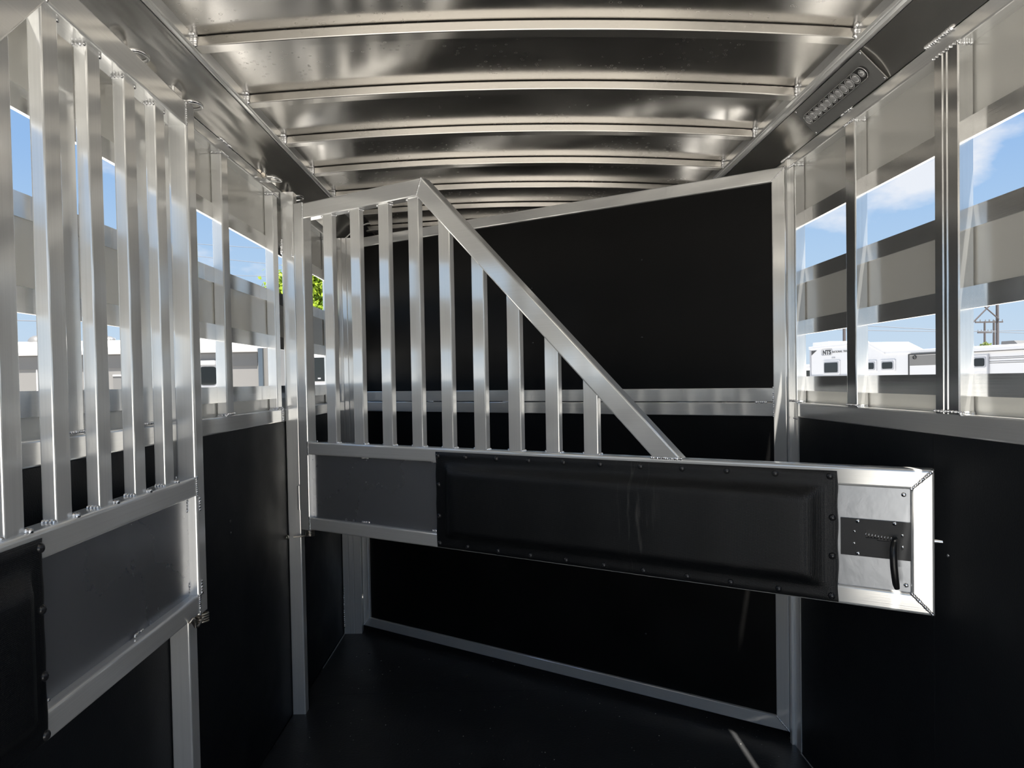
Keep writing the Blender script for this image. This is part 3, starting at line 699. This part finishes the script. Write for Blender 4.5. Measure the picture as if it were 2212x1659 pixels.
# smaller white trailer at its far end
ft = empty('small_trailer', at(1741, 800, Y=52), 0, 'small white trailer half hidden past the far end of the gooseneck trailer', 'trailer'); ft.location.z = GZ
zt = at(1741, 787, Y=52).z-GZ
MB().box(-1.6, .55, 0, 5, .6, zt).build('body', T_WHITE, ft); MB().box(-.05, .33, -.03, 0, zt-.95, zt-.45).build('window_pane', T_DARK, ft)
MB().box(-1.6, .6, -.05, 0, zt-.12, zt).build('roof_trim', T_TRIM, ft)

# grey travel trailer on the left, its long side towards us
YT = 20.0
P = lambda x, y: at(x, y, Y=YT)
c0 = P(577, 740); tt = empty('travel_trailer', (c0.x-5, YT, GZ), 0, 'grey travel trailer with white roof and rolled awning, seen through the left bars', 'trailer')
def q(x, y): p = P(x, y); return p.x-tt.location.x, p.z-GZ
xr = q(577, 740)[0]; xl = q(-260, 740)[0]; zr = q(300, 756)[1]
MB().box(xl, xr, 0, 2.4, .5, zr).build('body', T_GREY2, tt)
m = MB().prism([(0, 0), (.1, .24), (.9, .34), (2.0, .34), (2.4, .2), (2.4, 0)], (xl, 0, zr), (xr-.02, 0, zr), (0, 1, 0), (0, 0, 1)); m.build('roof', T_ROOF, tt)
m = MB(); m.tube([(xl+.3, -.12, zr-.03), (q(560, 760)[0], -.12, zr-.03)], .085, 12); m.build('awning_tube', T_WHITE, tt)
MB().box(xl, q(556, 760)[0], -.02, 0, zr-.50, zr-.14).build('upper_band', T_GREY, tt)
m = MB(); x_ = q(566, 760)[0]; m.box(x_-.06, x_+.06, -.16, -.05, .8, zr-.02); m.build('awning_arm', plain('arm_blue_grey', (.14, .17, .20), .35, 1), tt)
x0, zz0 = q(432, 832); x1, zz1 = q(470, 792)
fr = MB().prism(rrect(x1-x0+.12, zz1-zz0+.12, .15, 5, x0-.06, zz0-.06), (0, -.04, 0), (0, 0, 0), (1, 0, 0), (0, 0, 1)).build('window_frame', T_TRIM, tt)
MB().prism(rrect(x1-x0, zz1-zz0, .12, 5, x0, zz0), (0, -.055, 0), (0, -.03, 0), (1, 0, 0), (0, 0, 1)).build('window_pane', T_DARK, fr)
x0, zz0 = q(400, 789); x1, zz1 = q(471, 779); MB().box(x0, x1, -.25, 0, zz0, zz1).build('window_awning', T_WHITE, tt)
x0, zz0 = q(247, 850); x1, zz1 = q(300, 812); MB().box(x0, x1, -.04, 0, zz0-.3, zz1).build('hatch', T_GREY, tt); MB().box(x0, x1, -.06, 0, zz1, zz1+.04).build('hatch_trim', T_WHITE, tt)
for px in (80, 190, 330): 
    xa = q(px, 800)[0]; MB().box(xa-.015, xa+.015, -.02, 0, .5, zr-.5).build('panel_joint', T_WHITE, tt)
for px, r in ((78, .14), (103, .27), (192, .18), (248, .30), (30, .25)):
    xa = q(px, 730)[0]; MB().dome((xa, 1.0, zr+.33), (0, 0, 1), r, r*.8, 14, 4).build('roof_vent', T_GREY, tt); MB().box(xa-r*.8, xa+r*.8, .9, 1.1, zr+.30, zr+.42).build('vent_base', T_TRIM, tt)

# motorhome with black glass further right
YM = 15.0
c0 = at(632, 762, Y=YM); mh = empty('motorhome', (c0.x+1.5, YM, GZ), 0, 'white vehicle with a large black window, seen between the closed divider bars at far left', 'vehicle')
def q2(x, y): p = at(x, y, Y=YM); return p.x-mh.location.x, p.z-GZ
xa, za = q2(628, 763); xb, _ = q2(790, 763)
MB().prism(rrect(xb-xa, za-.5, .12, 4, xa, .5), (0, 0, 0), (0, 3, 0), (1, 0, 0), (0, 0, 1)).build('body', T_WHITE, mh)
x0, z0_ = q2(676, 824); x1, z1_ = q2(770, 771); MB().prism(rrect(x1-x0, z1_-z0_, .06, 4, x0, z0_), (0, -.04, 0), (0, 0, 0), (1, 0, 0), (0, 0, 1)).build('window_pane', T_DARK, mh)
x0, z0_ = q2(688, 819); x1, z1_ = q2(694, 816); MB().box(x0, x1, -.05, -.04, z0_, z1_).build('window_label', T_TRIM, mh)
for px in (660, 735): MB().tube([(q2(px, 800)[0], -.05, .45), (q2(px, 800)[0], .25, .45)], .42, 20).build('wheel', T_BLACK, mh)
for tr_, xs4, yy in ((tt, (xl+3, xl+4, xr-5, xr-4), -.02), (gn, (3.0, 4.0, 7.5, 8.5), .05), (ft, (-.8,), .1)):
    for x in xs4: MB().tube([(x, yy, .38), (x, yy+.25, .38)], .38, 20).build('wheel', T_BLACK, tr_)
# landing leg under the gooseneck
MB().box(-5.9, -5.75, .6, .75, 0, g-1.2).build('landing_leg', T_GREY, gn)

# trees and hedge
def tree(name, base, h, rad, n, leaf, mat, label, cat='tree', squash=1, trunk=True):
    r = empty(name, base, 0, label, cat)
    if trunk:
        m = MB(); m.tube([(0, 0, 0), (.05, 0, h*.3), (.0, .05, h*.55), (.1, 0, h*.8)], [rad*.07, rad*.055, rad*.04, .02], 10)
        for k in range(7):
            a = k*2.4; z = h*(.35+.06*k); m.tube([(0, 0, z), (math.cos(a)*rad*.4, math.sin(a)*rad*.4, z+rad*.3), (math.cos(a)*rad*.7, math.sin(a)*rad*.7, z+rad*.5)], [rad*.03, rad*.02, .01], 7)
        m.build('trunk', BARK, r)
    rg = random.Random(len(label)); rs = np.random.RandomState(5)
    cl = []
    for k in range(46):
        v = Vector((rg.gauss(0, 1), rg.gauss(0, 1), rg.gauss(0, 1))).normalized()*rad*rg.uniform(.35, .85); cl.append(Vector((v.x, v.y, v.z*squash+h-rad*squash)))
    vs = []; fs = []
    for i in range(n):
        c = rg.choice(cl); p = c + Vector((rg.gauss(0, 1), rg.gauss(0, 1), rg.gauss(0, 1)*squash))*rad*.12
        a = Vector((rg.gauss(0, 1), rg.gauss(0, 1), rg.gauss(0, 1))).normalized()*leaf; b = a.orthogonal().normalized()*leaf*.6
        b.rotate(Matrix.Rotation(rg.uniform(0, 6.28), 3, a))
        o = len(vs); vs += [p-a, p-b, p+a, p+b]; fs.append((o, o+1, o+2, o+3))
    m = MB(); m.add(vs, fs); m.build('foliage', mat, r, kind='stuff')
    return r
tb = at(724, 600, Y=42); tree('leafy_tree', (tb.x, 42, GZ), 10.6, 3.7, 42000, .14, LEAF, 'bright green leafy tree seen through the left wall opening between the divider bars')
hb = at(1935, 758, Y=90); tree('round_bush', (hb.x, 90, GZ), hb.z-GZ+.4, 3.6, 5000, .25, LEAF2, 'green bush rising behind the low roof of the gooseneck trailer', 'bush', .8, False)
hb = at(2120, 745, Y=90); tree('round_bush', (hb.x, 90, GZ), hb.z-GZ+.0, 3.0, 4000, .25, LEAF2, 'dull green bush behind the roof near the far right power poles', 'bush', .8, False)

# power poles and lines
def pole(px, py_top, Y, r, label, cross=None, lean=0):
    p = at(px, py_top, Y=Y); o = empty('utility_pole', (p.x, Y, GZ), 0, label, 'pole')
    h = p.z-GZ; m = MB(); m.tube([(lean, 0, 0), (0, 0, h)], [r*1.25, r], 10); m.build('mast', WOOD, o)
    if cross:
        for z, w in cross:
            MB().box(-w, w, -.1, .1, h-z-.12, h-z+.12).build('crossarm', WOOD, o)
            for s in (-1, -.5, .5, 1): MB().tube([(s*w*.95, 0, h-z+.12), (s*w*.95, 0, h-z+.45)], .07, 8).build('insulator', T_GREY, o)
    return p
pole(1823, 640, 90, .16, 'thin brown utility pole rising above the lettered end of the gooseneck trailer')
pole(2127, 694, 120, .15, 'utility pole with two crossarms, leftmost of the far right group', ((.15, 1.6), (1.9, 1.2)))
pole(2147, 692, 126, .18, 'grey utility pole with a short crossarm, between the two others of the far right group', ((.3, 1.6),))
tw = empty('power_tower', (at(2125, 675, Y=110).x, 110, GZ), 0, 'tall dark cross braced power structure at far right, cut off by the wall slat', 'tower')
for px in (2154, 2095):
    p = at(px, 560, Y=110); m = MB(); m.tube([(p.x-tw.location.x, 0, 0), (p.x-tw.location.x, 0, p.z-GZ)], [.24, .19], 10); m.build('mast', WOOD, tw)
for (xa, ya_), (xb, yb_) in (((2098, 698), (2155, 640)), ((2098, 640), (2155, 690))):
    A, B = at(xa, ya_, Y=110), at(xb, yb_, Y=110); m = MB()
    m.tube([(A.x-tw.location.x, -.3, A.z-GZ), (B.x-tw.location.x, -.3, B.z-GZ)], .11, 8); m.build('brace_bar', WOOD, tw)
def line(pts, Y, label, sag=1.5, r=.05):
    a, b = at(*pts[0], Y=Y), at(*pts[1], Y=Y); d = b-a; a2, b2 = a-d*2.5, b+d*2.5
    m = MB(); m.tube([a2.lerp(b2, t)-Vector((0, 0, 4*sag*t*(1-t)-sag)) for t in np.linspace(0, 1, 25)], r, 5)
    return tag(m.build('power_line', WIRE), label, 'cable', 'overhead power lines')
line(((1873, 704), (2018, 712)), 110, 'upper overhead wire above the low trailer roof, through the right wall', .6)
line(((1873, 714), (2018, 716)), 110, 'lower overhead wire above the low trailer roof, through the right wall', .9)
line(((420, 527), (600, 538)), 60, 'uppermost of the three faint overhead wires in the left opening', .3, .022)
line(((420, 553), (600, 572)), 60, 'middle of the three faint overhead wires in the left opening', .3, .022)
line(((420, 592), (600, 598)), 60, 'lowest of the three faint overhead wires in the left opening', .3, .022)
line(((60, 693), (105, 694)), 60, 'overhead wire just above the grey travel trailer roof', .1, .04)
